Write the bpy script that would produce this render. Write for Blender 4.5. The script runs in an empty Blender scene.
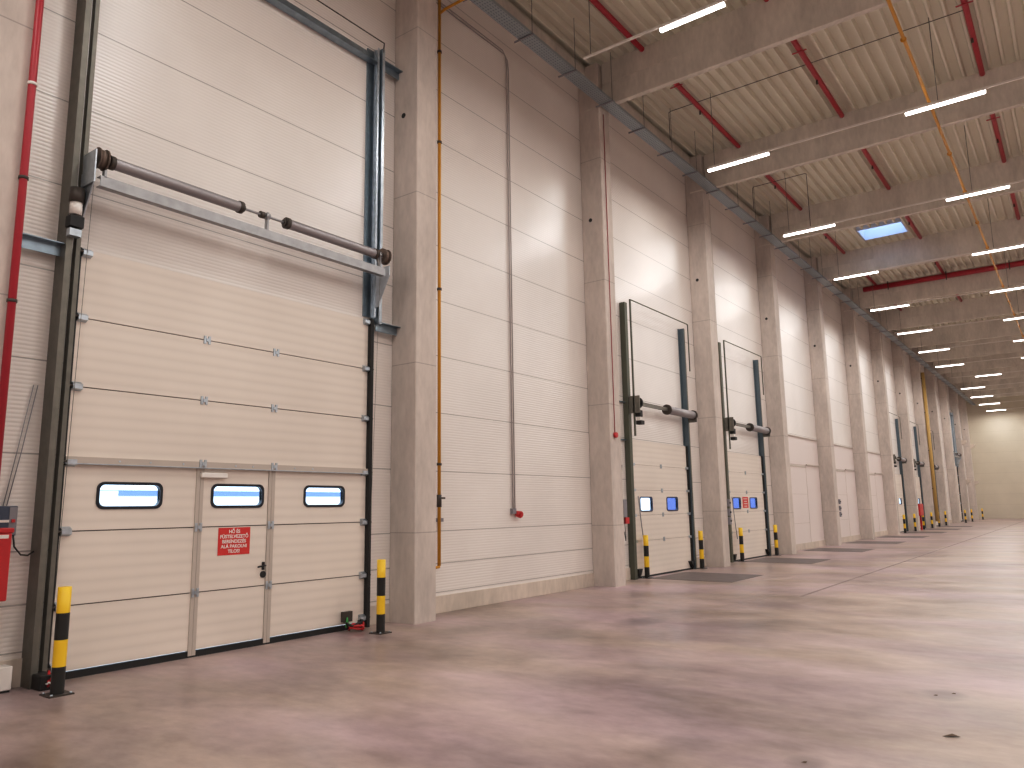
import bpy, math, random
from mathutils import Matrix, Vector
random.seed(7)
scn = bpy.context.scene
COL = scn.collection
PI = math.pi

# ------------------------------------------------------------------ helpers
class MB:
    def __init__(s): s.v = []; s.f = []; s.m = []; s.sm = []
    def _add(s, vs, fs, mi=0, smooth=False):
        b = len(s.v); s.v += [tuple(v) for v in vs]
        for f in fs:
            s.f.append(tuple(i + b for i in f)); s.m.append(mi); s.sm.append(smooth)
        return s
    def box(s, x0, x1, y0, y1, z0, z1, mi=0):
        vs = [(x0,y0,z0),(x1,y0,z0),(x1,y1,z0),(x0,y1,z0),(x0,y0,z1),(x1,y0,z1),(x1,y1,z1),(x0,y1,z1)]
        return s._add(vs, [(0,3,2,1),(4,5,6,7),(0,1,5,4),(1,2,6,5),(2,3,7,6),(3,0,4,7)], mi)
    def bevbox(s, x0, x1, y0, y1, z0, z1, b, mi=0):
        # box with chamfered vertical edges
        pts = [(x0+b,y0),(x1-b,y0),(x1,y0+b),(x1,y1-b),(x1-b,y1),(x0+b,y1),(x0,y1-b),(x0,y0+b)]
        return s.prism(pts, 'z', z0, z1, mi)
    def prism(s, pts, ax, a, b, mi=0, smooth=False):
        # polygon extruded along an axis; pts are the other two coordinates in xyz order
        def P(p, t):
            return {'x': (t, p[0], p[1]), 'y': (p[0], t, p[1]), 'z': (p[0], p[1], t)}[ax]
        n = len(pts); vs = [P(p, a) for p in pts] + [P(p, b) for p in pts]
        s._add(vs, [(i, (i+1) % n, n+(i+1) % n, n+i) for i in range(n)], mi, smooth)
        bse = len(s.v) - 2*n
        s.f.append(tuple(bse+i for i in reversed(range(n)))); s.m.append(mi); s.sm.append(False)
        s.f.append(tuple(bse+n+i for i in range(n))); s.m.append(mi); s.sm.append(False)
        return s
    def cyl(s, p0, p1, r0, n=16, r1=None, mi=0, caps=True):
        r1 = r0 if r1 is None else r1
        p0 = Vector(p0); p1 = Vector(p1); d = (p1-p0).normalized()
        u = d.orthogonal().normalized(); w = d.cross(u)
        vs = []
        for p, r in ((p0, r0), (p1, r1)):
            for i in range(n):
                a = 2*PI*i/n; vs.append(p + u*(r*math.cos(a)) + w*(r*math.sin(a)))
        s._add(vs, [(i, (i+1) % n, n+(i+1) % n, n+i) for i in range(n)], mi, True)
        if caps:
            b = len(s.v)-2*n
            s.f.append(tuple(b+i for i in reversed(range(n)))); s.m.append(mi); s.sm.append(False)
            s.f.append(tuple(b+n+i for i in range(n))); s.m.append(mi); s.sm.append(False)
        return s
    def tube(s, pts, r, n=8, mi=0):
        pts = [Vector(p) for p in pts]; N = len(pts); rings = []
        u = None
        for k, p in enumerate(pts):
            d = ((pts[min(k+1, N-1)] - p).normalized() + (p - pts[max(k-1, 0)]).normalized()).normalized()
            if u is None: u = d.orthogonal().normalized()
            else:
                u = (u - d*u.dot(d)).normalized()
            w = d.cross(u)
            rings.append([p + u*(r*math.cos(2*PI*i/n)) + w*(r*math.sin(2*PI*i/n)) for i in range(n)])
        vs = [v for rg in rings for v in rg]
        fs = []
        for k in range(N-1):
            for i in range(n):
                fs.append((k*n+i, k*n+(i+1) % n, (k+1)*n+(i+1) % n, (k+1)*n+i))
        s._add(vs, fs, mi, True)
        b = len(s.v)-N*n
        s.f.append(tuple(b+i for i in reversed(range(n)))); s.m.append(mi); s.sm.append(False)
        s.f.append(tuple(b+(N-1)*n+i for i in range(n))); s.m.append(mi); s.sm.append(False)
        return s
    def build(s, name, mat, parent=None, bevel=0):
        o0 = worldloc(parent)
        me = bpy.data.meshes.new(name)
        me.from_pydata([(v[0]-o0[0], v[1]-o0[1], v[2]-o0[2]) for v in s.v], [], s.f)
        mats = mat if isinstance(mat, (list, tuple)) else [mat]
        for m in mats: me.materials.append(m)
        me.polygons.foreach_set('material_index', s.m)
        me.polygons.foreach_set('use_smooth', s.sm)
        me.update()
        o = bpy.data.objects.new(name, me); COL.objects.link(o)
        if parent: o.parent = parent
        if bevel:
            md = o.modifiers.new('edge', 'BEVEL'); md.width = bevel; md.segments = 2; md.limit_method = 'ANGLE'
        return o

def worldloc(o):
    v = Vector((0, 0, 0))
    while o is not None:
        v += Vector(o.location); o = o.parent
    return v

def B(name, mat, parent, *b, bevel=0):
    return MB().box(*b).build(name, mat, parent, bevel)

def thing(name, label, cat, loc, group=None, kind=None):
    o = bpy.data.objects.new(name, None); COL.objects.link(o); o.location = loc; o.empty_display_size = .2
    return tag(o, label, cat, group, kind)
def tag(o, label=None, cat=None, group=None, kind=None):
    if label: o['label'] = label
    if cat: o['category'] = cat
    if group: o['group'] = group
    if kind: o['kind'] = kind
    return o
def struct(o, label=None, cat=None):
    return tag(o, label, cat, None, 'structure')
def copy_tree(o, parent=None):
    c = o.copy(); COL.objects.link(c)
    if parent: c.parent = parent
    for ch in list(o.children): copy_tree(ch, c)
    return c

# ------------------------------------------------------------------ materials
def nt(name):
    m = bpy.data.materials.new(name); m.use_nodes = True
    t = m.node_tree; b = t.nodes['Principled BSDF']
    return m, t, b
def simple(name, c, rough=.5, metal=0, spec=.5, noise=0, nscale=8, bump=0):
    m, t, b = nt(name)
    b.inputs['Base Color'].default_value = (*c, 1); b.inputs['Roughness'].default_value = rough
    b.inputs['Metallic'].default_value = metal; b.inputs['Specular IOR Level'].default_value = spec
    if noise:
        tc = t.nodes.new('ShaderNodeTexCoord'); n = t.nodes.new('ShaderNodeTexNoise')
        n.inputs['Scale'].default_value = nscale; n.inputs['Detail'].default_value = 5
        t.links.new(tc.outputs['Object'], n.inputs['Vector'])
        r = t.nodes.new('ShaderNodeMapRange'); r.inputs['From Min'].default_value = .3; r.inputs['From Max'].default_value = .7
        r.inputs['To Min'].default_value = 1-noise; r.inputs['To Max'].default_value = 1+noise
        t.links.new(n.outputs['Fac'], r.inputs['Value'])
        mx = t.nodes.new('ShaderNodeVectorMath'); mx.operation = 'SCALE'; mx.inputs[0].default_value = c
        t.links.new(r.outputs['Result'], mx.inputs['Scale']); t.links.new(mx.outputs['Vector'], b.inputs['Base Color'])
        if bump:
            bp = t.nodes.new('ShaderNodeBump'); bp.inputs['Strength'].default_value = bump; bp.inputs['Distance'].default_value = .01
            t.links.new(n.outputs['Fac'], bp.inputs['Height']); t.links.new(bp.outputs['Normal'], b.inputs['Normal'])
    return m
def math_node(t, op, a, b=None):
    n = t.nodes.new('ShaderNodeMath'); n.operation = op
    for i, x in enumerate((a, b)):
        if x is None: continue
        if isinstance(x, (int, float)): n.inputs[i].default_value = x
        else: t.links.new(x, n.inputs[i])
    return n.outputs[0]

def ribbed(name, c, period, bstr, rough, seam0=None, seamp=1, lines=(), spec=.5, seamc=.55, dist=.004):
    """sheet-metal panel with horizontal micro-ribs and dark panel joints"""
    m, t, b = nt(name)
    tc = t.nodes.new('ShaderNodeTexCoord'); sx = t.nodes.new('ShaderNodeSeparateXYZ')
    t.links.new(tc.outputs['Object'], sx.inputs[0]); z = sx.outputs['Z']
    s = math_node(t, 'SINE', math_node(t, 'MULTIPLY', z, 2*PI/period))
    h = math_node(t, 'POWER', math_node(t, 'ADD', math_node(t, 'MULTIPLY', s, .5), .5), .6)
    bp = t.nodes.new('ShaderNodeBump'); bp.inputs['Strength'].default_value = bstr; bp.inputs['Distance'].default_value = dist
    t.links.new(h, bp.inputs['Height']); t.links.new(bp.outputs['Normal'], b.inputs['Normal'])
    n = t.nodes.new('ShaderNodeTexNoise'); n.inputs['Scale'].default_value = .6; n.inputs['Detail'].default_value = 3
    t.links.new(tc.outputs['Object'], n.inputs['Vector'])
    mr = t.nodes.new('ShaderNodeMapRange'); mr.inputs['From Min'].default_value = .3; mr.inputs['From Max'].default_value = .7
    mr.inputs['To Min'].default_value = .95; mr.inputs['To Max'].default_value = 1.05
    t.links.new(n.outputs['Fac'], mr.inputs['Value'])
    fac = mr.outputs['Result']
    # faint darker rib valleys
    fac = math_node(t, 'MULTIPLY', fac, math_node(t, 'ADD', math_node(t, 'MULTIPLY', h, .07), .93))
    mask = None
    if seam0 is not None:
        fr = math_node(t, 'FRACT', math_node(t, 'DIVIDE', math_node(t, 'SUBTRACT', z, seam0 - 50*seamp - .5*seamp), seamp))
        d = math_node(t, 'ABSOLUTE', math_node(t, 'SUBTRACT', fr, .5))
        mask = math_node(t, 'LESS_THAN', d, .0075/seamp)
    for zz in lines:
        q = math_node(t, 'LESS_THAN', math_node(t, 'ABSOLUTE', math_node(t, 'SUBTRACT', z, zz)), .009)
        mask = q if mask is None else math_node(t, 'MAXIMUM', mask, q)
    if mask is not None:
        fac = math_node(t, 'MULTIPLY', fac, math_node(t, 'SUBTRACT', 1, math_node(t, 'MULTIPLY', mask, seamc)))
    mx = t.nodes.new('ShaderNodeVectorMath'); mx.operation = 'SCALE'; mx.inputs[0].default_value = c
    t.links.new(fac, mx.inputs['Scale']); t.links.new(mx.outputs['Vector'], b.inputs['Base Color'])
    b.inputs['Roughness'].default_value = rough; b.inputs['Specular IOR Level'].default_value = spec
    return m

def concrete(name, c, rough=.7, joints=()):
    m, t, b = nt(name)
    tc = t.nodes.new('ShaderNodeTexCoord')
    n1 = t.nodes.new('ShaderNodeTexNoise'); n1.inputs['Scale'].default_value = 1.3; n1.inputs['Detail'].default_value = 8; n1.inputs['Roughness'].default_value = .65
    n2 = t.nodes.new('ShaderNodeTexNoise'); n2.inputs['Scale'].default_value = 14; n2.inputs['Detail'].default_value = 4
    mp = t.nodes.new('ShaderNodeMapping'); mp.inputs['Scale'].default_value = (1, 1, .35)
    oi = t.nodes.new('ShaderNodeObjectInfo')
    ad = t.nodes.new('ShaderNodeVectorMath'); ad.operation = 'ADD'
    t.links.new(tc.outputs['Object'], mp.inputs['Vector']); t.links.new(mp.outputs['Vector'], ad.inputs[0])
    mul = math_node(t, 'MULTIPLY', oi.outputs['Random'], 37.)
    cx = t.nodes.new('ShaderNodeCombineXYZ'); t.links.new(mul, cx.inputs[0]); t.links.new(mul, cx.inputs[1])
    t.links.new(cx.outputs[0], ad.inputs[1])
    t.links.new(ad.outputs[0], n1.inputs['Vector']); t.links.new(ad.outputs[0], n2.inputs['Vector'])
    f = math_node(t, 'ADD', math_node(t, 'MULTIPLY', n1.outputs['Fac'], .9), math_node(t, 'MULTIPLY', n2.outputs['Fac'], .3))
    f = math_node(t, 'ADD', f, .40)
    mk = None
    sx = t.nodes.new('ShaderNodeSeparateXYZ'); t.links.new(tc.outputs['Object'], sx.inputs[0])
    off = math_node(t, 'MULTIPLY', oi.outputs['Random'], .7)
    for zz in joints:
        q = math_node(t, 'LESS_THAN', math_node(t, 'ABSOLUTE', math_node(t, 'SUBTRACT', math_node(t, 'SUBTRACT', sx.outputs['Z'], off), zz)), .008)
        mk = q if mk is None else math_node(t, 'MAXIMUM', mk, q)
    if mk is not None:
        f = math_node(t, 'MULTIPLY', f, math_node(t, 'SUBTRACT', 1, math_node(t, 'MULTIPLY', mk, .3)))
    mx = t.nodes.new('ShaderNodeVectorMath'); mx.operation = 'SCALE'; mx.inputs[0].default_value = c
    t.links.new(f, mx.inputs['Scale']); t.links.new(mx.outputs['Vector'], b.inputs['Base Color'])
    bp = t.nodes.new('ShaderNodeBump'); bp.inputs['Strength'].default_value = .12; bp.inputs['Distance'].default_value = .01
    t.links.new(n2.outputs['Fac'], bp.inputs['Height']); t.links.new(bp.outputs['Normal'], b.inputs['Normal'])
    b.inputs['Roughness'].default_value = rough; b.inputs['Specular IOR Level'].default_value = .3
    return m

def floor_mat():
    m, t, b = nt('polished_concrete_floor')
    tc = t.nodes.new('ShaderNodeTexCoord')
    def noise(scale, det, rgh, sc=(1, 1, 1), dist=0):
        mp = t.nodes.new('ShaderNodeMapping'); mp.inputs['Scale'].default_value = sc
        t.links.new(tc.outputs['Object'], mp.inputs['Vector'])
        n = t.nodes.new('ShaderNodeTexNoise'); n.inputs['Scale'].default_value = scale; n.inputs['Detail'].default_value = det
        n.inputs['Roughness'].default_value = rgh; n.inputs['Distortion'].default_value = dist
        t.links.new(mp.outputs['Vector'], n.inputs['Vector']); return n.outputs['Fac']
    a = noise(.55, 4, .55, (.7, 1, 1), .5); c2 = noise(1.5, 6, .58, (.55, 1, 1), .2); d = noise(7, 6, .65, (.6, 1, 1)); e = noise(.45, 3, .5, (.6, 1.2, 1))
    cr = t.nodes.new('ShaderNodeValToRGB'); cr.color_ramp.elements[0].position = .36; cr.color_ramp.elements[1].position = .64
    cr.color_ramp.elements[0].color = (*FLOOR_A, 1); cr.color_ramp.elements[1].color = (*FLOOR_B, 1)
    mixv = math_node(t, 'ADD', math_node(t, 'MULTIPLY', a, .5), math_node(t, 'ADD', math_node(t, 'MULTIPLY', c2, .3), math_node(t, 'MULTIPLY', d, .2)))
    t.links.new(mixv, cr.inputs[0])
    tint = t.nodes.new('ShaderNodeMix'); tint.data_type = 'RGBA'; tint.blend_type = 'MULTIPLY'
    tr = t.nodes.new('ShaderNodeValToRGB'); tr.color_ramp.elements[0].position = .4; tr.color_ramp.elements[1].position = .62
    tr.color_ramp.elements[0].color = (1.0, .98, .90, 1); tr.color_ramp.elements[1].color = (.97, .91, 1.02, 1)
    t.links.new(e, tr.inputs[0]); tint.inputs['Factor'].default_value = 1
    t.links.new(cr.outputs[0], tint.inputs[6]); t.links.new(tr.outputs[0], tint.inputs[7])
    sx = t.nodes.new('ShaderNodeSeparateXYZ'); t.links.new(tc.outputs['Object'], sx.inputs[0])
    fac = None
    for px, py, rx, ry, st in STAINS:
        u = math_node(t, 'DIVIDE', math_node(t, 'SUBTRACT', sx.outputs['X'], px), rx); v = math_node(t, 'DIVIDE', math_node(t, 'SUBTRACT', sx.outputs['Y'], py), ry)
        q = math_node(t, 'ADD', math_node(t, 'ADD', math_node(t, 'MULTIPLY', u, u), math_node(t, 'MULTIPLY', v, v)), math_node(t, 'MULTIPLY', math_node(t, 'SUBTRACT', c2, .5), 3.2))
        r_ = t.nodes.new('ShaderNodeMapRange'); r_.inputs['From Min'].default_value = .0; r_.inputs['From Max'].default_value = 1.6
        r_.inputs['To Min'].default_value = st; r_.inputs['To Max'].default_value = 1; t.links.new(q, r_.inputs['Value'])
        fac = r_.outputs[0] if fac is None else math_node(t, 'MULTIPLY', fac, r_.outputs[0])
    sc = t.nodes.new('ShaderNodeVectorMath'); sc.operation = 'SCALE'; t.links.new(tint.outputs[2], sc.inputs[0]); t.links.new(fac, sc.inputs['Scale'])
    t.links.new(sc.outputs[0], b.inputs['Base Color'])
    mr = t.nodes.new('ShaderNodeMapRange'); mr.inputs['From Min'].default_value = .35; mr.inputs['From Max'].default_value = .65
    mr.inputs['To Min'].default_value = .285; mr.inputs['To Max'].default_value = .44
    t.links.new(c2, mr.inputs['Value']); t.links.new(mr.outputs[0], b.inputs['Roughness'])
    b.inputs['Specular IOR Level'].default_value = .5
    bp = t.nodes.new('ShaderNodeBump'); bp.inputs['Strength'].default_value = .02; bp.inputs['Distance'].default_value = .01
    t.links.new(d, bp.inputs['Height']); t.links.new(bp.outputs['Normal'], b.inputs['Normal'])
    return m

FLOOR_A = (.19, .140, .125); FLOOR_B = (.53, .425, .395)
STAINS = [(3.2, 10.35, .28, .55, .55), (2.75, 9.0, .35, .6, .78), (4.8, 10.5, .9, 1.2, .82), (6.2, 5.35, .2, .25, .7), (7.0, 5.4, .12, .15, .6), (7.46, 7.86, .15, .2, .65), (4.6, 6.8, .4, .6, .85)]
M = {}
M['panel'] = ribbed('ribbed_wall_panel', (.79, .735, .695), .045, .5, .30, 1.31, .982, (.785,), seamc=.5, spec=.8)
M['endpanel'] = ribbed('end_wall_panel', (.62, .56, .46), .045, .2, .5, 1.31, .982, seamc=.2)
M['door'] = ribbed('door_section_panel', (.76, .68, .61), .125, .25, .42, dist=.003)
M['infill'] = simple('infill_panel', (.72, .64, .61), .5)
M['column'] = concrete('column_concrete', (.565, .50, .455), .7, (.9, 3.5, 6.3, 9.2))
M['beam'] = concrete('beam_concrete', (.63, .58, .52), .75)  # tone lightened in place of upward glow from the lamps
M['curb'] = concrete('curb_concrete', (.60, .52, .45), .7)
M['floor'] = floor_mat()
M['joint'] = simple('floor_joint', (.25, .195, .18), .6, noise=.2, nscale=3)
M['pad'] = simple('dark_plate', (.145, .115, .11), .55, noise=.15, nscale=4)
M['deck'] = simple('roof_deck_sheet', (.72, .685, .58), .6, 0, .3)
M['galv'] = simple('galvanised_steel', (.50, .55, .60), .38, .85, noise=.15, nscale=12)
M['greensteel'] = simple('green_grey_steel', (.12, .125, .095), .5, .5)
M['flange'] = simple('dark_blue_grey_steel', (.13, .17, .20), .4, .6)
M['galvdull'] = simple('dull_galvanised_steel', (.19, .18, .155), .5, .6, noise=.12, nscale=10)
M['bluesteel'] = simple('blue_grey_steel', (.30, .37, .43), .33, .85, noise=.12, nscale=10)
M['greysteel'] = simple('grey_steel_beam', (.36, .36, .37), .42, .7, noise=.12, nscale=10)
M['spring'] = simple('spring_steel', (.36, .34, .35), .45, .55)
M['darkmetal'] = simple('dark_metal', (.09, .075, .065), .5, .6)
M['drum'] = simple('cable_drum', (.17, .125, .10), .5, .5)
M['black'] = simple('black_rubber', (.012, .011, .011), .6)
M['blackpaint'] = simple('black_paint', (.014, .013, .012), .45)
M['yellow'] = simple('yellow_paint', (.86, .55, .02), .42)
M['gas'] = simple('yellow_gas_pipe', (.62, .30, .025), .45)
M['red'] = simple('red_paint', (.52, .022, .025), .4)
M['redpipe'] = simple('red_sprinkler_pipe', (.40, .02, .035), .4)
M['sign'] = simple('red_sign', (.60, .035, .03), .45)
M['white'] = simple('white_plastic', (.78, .74, .70), .4)
M['offwhite'] = simple('beige_trim', (.50, .44, .39), .45)
M['greybox'] = simple('grey_plastic', (.25, .24, .26), .5)
M['bluebox'] = simple('blue_grey_plastic', (.06, .075, .12), .45)
M['green'] = simple('green_strap', (.06, .35, .08), .6)
M['brown'] = simple('dry_leaf', (.10, .06, .035), .8)
M['wframe'] = simple('window_gasket', (.010, .012, .02), .35)
M['bluewframe'] = simple('window_gasket_blue', (.012, .018, .06), .35)
M['outblue'] = simple('outside_blue_backdrop', (.07, .10, .30), .8)
M['outwhite'] = simple('outside_white', (.95, .95, .95), .8)
M['outground'] = simple('outside_paving', (.75, .77, .80), .9)
M['conduit'] = simple('grey_conduit', (.42, .38, .37), .5)
M['lens'] = None
def emission(name, c, s):
    m, t, b = nt(name)
    b.inputs['Base Color'].default_value = (.8, .8, .8, 1)
    b.inputs['Emission Color'].default_value = (*c, 1); b.inputs['Emission Strength'].default_value = s
    return m
LAMP = 400.0
M['lens'] = emission('lamp_diffuser', (1.0, .95, .905), 9.0)
M['lens'].cycles.emission_sampling = 'NONE'
LAMPS = {}
def glass(name):
    m = bpy.data.materials.new(name); m.use_nodes = True; t = m.node_tree
    for n in list(t.nodes):
        if n.type != 'OUTPUT_MATERIAL': t.nodes.remove(n)
    out = [n for n in t.nodes if n.type == 'OUTPUT_MATERIAL'][0]
    tr = t.nodes.new('ShaderNodeBsdfTransparent'); tr.inputs[0].default_value = (.93, .96, 1, 1)
    gl = t.nodes.new('ShaderNodeBsdfGlossy'); gl.inputs['Roughness'].default_value = .05
    mx = t.nodes.new('ShaderNodeMixShader'); mx.inputs[0].default_value = .05
    t.links.new(tr.outputs[0], mx.inputs[1]); t.links.new(gl.outputs[0], mx.inputs[2]); t.links.new(mx.outputs[0], out.inputs[0])
    return m
M['glass'] = glass('clear_pane')

# ------------------------------------------------------------------ layout numbers
def CY(k): return 8.41 + 6*(k-1)          # near face of column k
CW, CX1 = .47, .54                        # column width along wall, front plane
HALL_X, Y0, Y1, ROOF = 26.0, -9.0, 85.6, 12.0
BAY = {0: 'the tall sectional door', 1: 'the plain bay with the yellow pipe', 2: 'the first dock door', 3: 'the second dock door',
       4: 'the first closed-off bay', 5: 'the second closed-off bay', 6: 'the third closed-off bay', 7: 'the third dock door',
       8: 'the red-cabinet dock door', 9: 'the dock door past the thick pipe', 10: 'the blank bay before the far tall door',
       11: 'the far tall door', 12: 'the bay past the far tall door', 13: 'the last bay before the end wall'}
DOCK = [2, 3, 7, 8, 9]
TALL = [0, 11]
def dock_y(k): return CY(k)+1.82, CY(k)+4.95
def tall_y(k): return CY(k)+1.22, CY(k)+5.44

# ------------------------------------------------------------------ shell
struct(B('floor', M['floor'], None, -.12, HALL_X, Y0, Y1, -.2, 0))
mb = MB()
opens = []
for k in DOCK:
    a, b = dock_y(k); opens.append((a+.06, b-.06, 3.2))
for k in TALL:
    a, b = tall_y(k); opens.append((a+.06, b-.06, 4.5))
opens.sort(); y = Y0
for a, b, zt in opens:
    mb.box(-.12, 0, y, a, 0, ROOF+.2); mb.box(-.12, 0, a, b, zt, ROOF+.2); y = b
mb.box(-.12, 0, y, Y1, 0, ROOF+.2)
struct(mb.build('wall_left', M['panel']))
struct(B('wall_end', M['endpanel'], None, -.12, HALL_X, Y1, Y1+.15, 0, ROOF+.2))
struct(B('wall_right', M['panel'], None, HALL_X, HALL_X+.12, Y0, Y1, 0, ROOF+.2))
struct(B('wall_back', M['panel'], None, -.12, HALL_X, Y0-.12, Y0, 0, ROOF+.2))

# corrugated roof deck with a skylight opening
SK = (2.62, 4.2, 30.4, 31.75)
def deck_strip(mb, xa, xb, ya, yb):
    p = .28; prof = []
    i0 = int(math.floor(xa/p)); i1 = int(math.ceil(xb/p))
    for i in range(i0, i1+1):
        for dx, dz in ((0, 0), (.05, 0), (.08, .13), (.25, .13), (.28, 0)):
            prof.append((i*p+dx, ROOF+dz))
    pts = []
    for a, b in zip(prof, prof[1:]):
        if b[0]-a[0] < 1e-9: continue
        for q in (a, b):
            if xa-1e-6 <= q[0] <= xb+1e-6 and (not pts or abs(pts[-1][0]-q[0]) > 1e-6): pts.append(q)
    n = len(pts)
    vs = [(x, ya, z) for x, z in pts] + [(x, yb, z) for x, z in pts]
    mb._add(vs, [(i, i+1, n+i+1, n+i) for i in range(n-1)])
mb = MB()
deck_strip(mb, -.12, HALL_X, Y0, SK[2]); deck_strip(mb, -.12, SK[0], SK[2], SK[3]); deck_strip(mb, SK[1], HALL_X, SK[2], SK[3]); deck_strip(mb, -.12, HALL_X, SK[3], Y1)
struct(mb.build('ceiling', M['deck']))
# roof build-up above the deck so that no daylight leaks in
mb = MB()
for b in ((-.2, HALL_X+.2, Y0-.2, SK[2]), (-.2, SK[0], SK[2], SK[3]), (SK[1], HALL_X+.2, SK[2], SK[3]), (-.2, HALL_X+.2, SK[3], Y1+.2)):
    mb.box(*b, ROOF+.2, ROOF+.4)
struct(mb.build('ceiling_insulation', M['deck']))
w = tag(bpy.data.objects.new('window_1', None), 'small rooflight with bluish upstand set in the corrugated roof', 'skylight', None, 'structure'); COL.objects.link(w)
w.location = ((SK[0]+SK[1])/2, (SK[2]+SK[3])/2, ROOF)
mb = MB(); t = .04
mb.box(SK[0], SK[1], SK[2], SK[2]+t, ROOF-.03, ROOF+.6).box(SK[0], SK[1], SK[3]-t, SK[3], ROOF-.03, ROOF+.6)
mb.box(SK[0], SK[0]+t, SK[2]+t, SK[3]-t, ROOF-.03, ROOF+.6).box(SK[1]-t, SK[1], SK[2]+t, SK[3]-t, ROOF-.03, ROOF+.6)
mb.build('window_frame', simple('skylight_upstand', (.62, .72, .95), .5), w)
B('window_pane', M['glass'], w, SK[0], SK[1], SK[2], SK[3], ROOF+.6, ROOF+.61)

# concrete plinth along the wall
seg = []
for k in range(0, 14):
    a = CY(k)+CW; b = CY(k+1) if k < 13 else Y1
    if k in DOCK: d0, d1 = dock_y(k); seg += [(a, d0-.12), (d1+.12, b)]
    elif k in TALL: d0, d1 = tall_y(k); seg += [(a, d0-.2), (d1+.1, b)]
    elif k in (4, 5, 6): continue
    else: seg.append((a, b))
for i, (a, b) in enumerate(seg):
    struct(MB().box(0, .025, a, b, 0, .27).build('baseboard_left' if i == 0 else 'baseboard_left.%03d' % i, M['curb'], None, .004))

# eave beam
struct(B('trim_1', M['beam'], None, 0.001, .2, Y0, Y1, 11.55, 11.93))

# outside ground, plus made-up backdrop blocks for white and blue window daylight
struct(B('exterior_ground', M['outground'], None, -80, -.13, -60, 160, -.3, -.06))
struct(B('exterior_backdrop', M['outwhite'], None, -14, -13.6, -10, 10.9, -.1, 2.32))
struct(B('exterior_backdrop.001', M['outwhite'], None, -40, -39, -30, 62, -.1, 2.75))
struct(B('exterior_backdrop_band', simple('outside_backdrop_band', (.16, .24, .46), .8), None, -40, -38.9, -30, 62, 2.75, 3.1))
struct(B('exterior_backdrop.003', M['outwhite'], None, -38.8, -38.6, 84, 95.3, -.1, 3.4))
struct(B('exterior_backdrop.002', M['outblue'], None, -40, -39, 62, 200, -.1, 3.4))

# ------------------------------------------------------------------ columns and beams
CN = {0: 'behind the thin red pipe', 1: 'between tall sectional door and yellow pipe', 2: 'just before the first dock door',
      3: 'between first and second dock doors', 4: 'between second dock door and first closed-off bay',
      5: 'between first and second closed-off bays', 6: 'between second and third closed-off bays',
      7: 'just before the third dock door', 8: 'beside the far red cabinet',
      9: 'with the thick yellow pipe', 10: 'next after the thick yellow pipe', 11: 'just before the far tall door',
      12: 'just past the far tall door', 13: 'nearest the end wall'}
for k in range(-1, 14):
    y = CY(k) - (.05 if k == 0 else 0)
    c = thing('concrete_column', 'square concrete column ' + CN.get(k, 'behind the camera'), 'column', (.27, y+CW/2, 0), 'concrete columns along the panel wall', 'thing')
    MB().bevbox(0.002, CX1, y, y+CW, 0, 11.93, .012).build('shaft', M['column'], c)
    MB().box(.15, CX1+.004, y-.004, y+CW+.004, 10.80, 10.84).build('bearing_joint', M['beam'], c)
    MB().cyl((.225, y-.004, 8.13), (.225, y+.002, 8.13), .045, 20).build('anchor_hole', M['black'], c)
    if k in (12, 13):
        for zz in (3.15, 6.45):
            MB().prism([(CX1, zz-.1), (CX1+.35, zz+.1), (CX1+.35, zz+.3), (CX1, zz+.3)], 'y', y+.02, y+CW-.02).build('ledge', M['curb'], c)
    b = thing('roof_beam', 'concrete roof beam on the column ' + CN.get(k, 'behind the camera'), 'beam', (.6, y+.22, 10.86), 'concrete roof beams across the hall', 'thing')
    MB().prism([(y+.14, 10.86), (y+.27, 10.86), (y+.28, 10.87), (y+.28, 11.93), (y+.13, 11.93), (y+.13, 10.87)], 'x', .585, HALL_X).build('web', M['beam'], b)
    MB().prism([(.585, 11.40), (2.75, 11.40), (2.75, 11.62), (2.75, 11.93), (.585, 11.93)], 'y', y+.115, y+.13).build('end_thickening', M['beam'], b)

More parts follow.
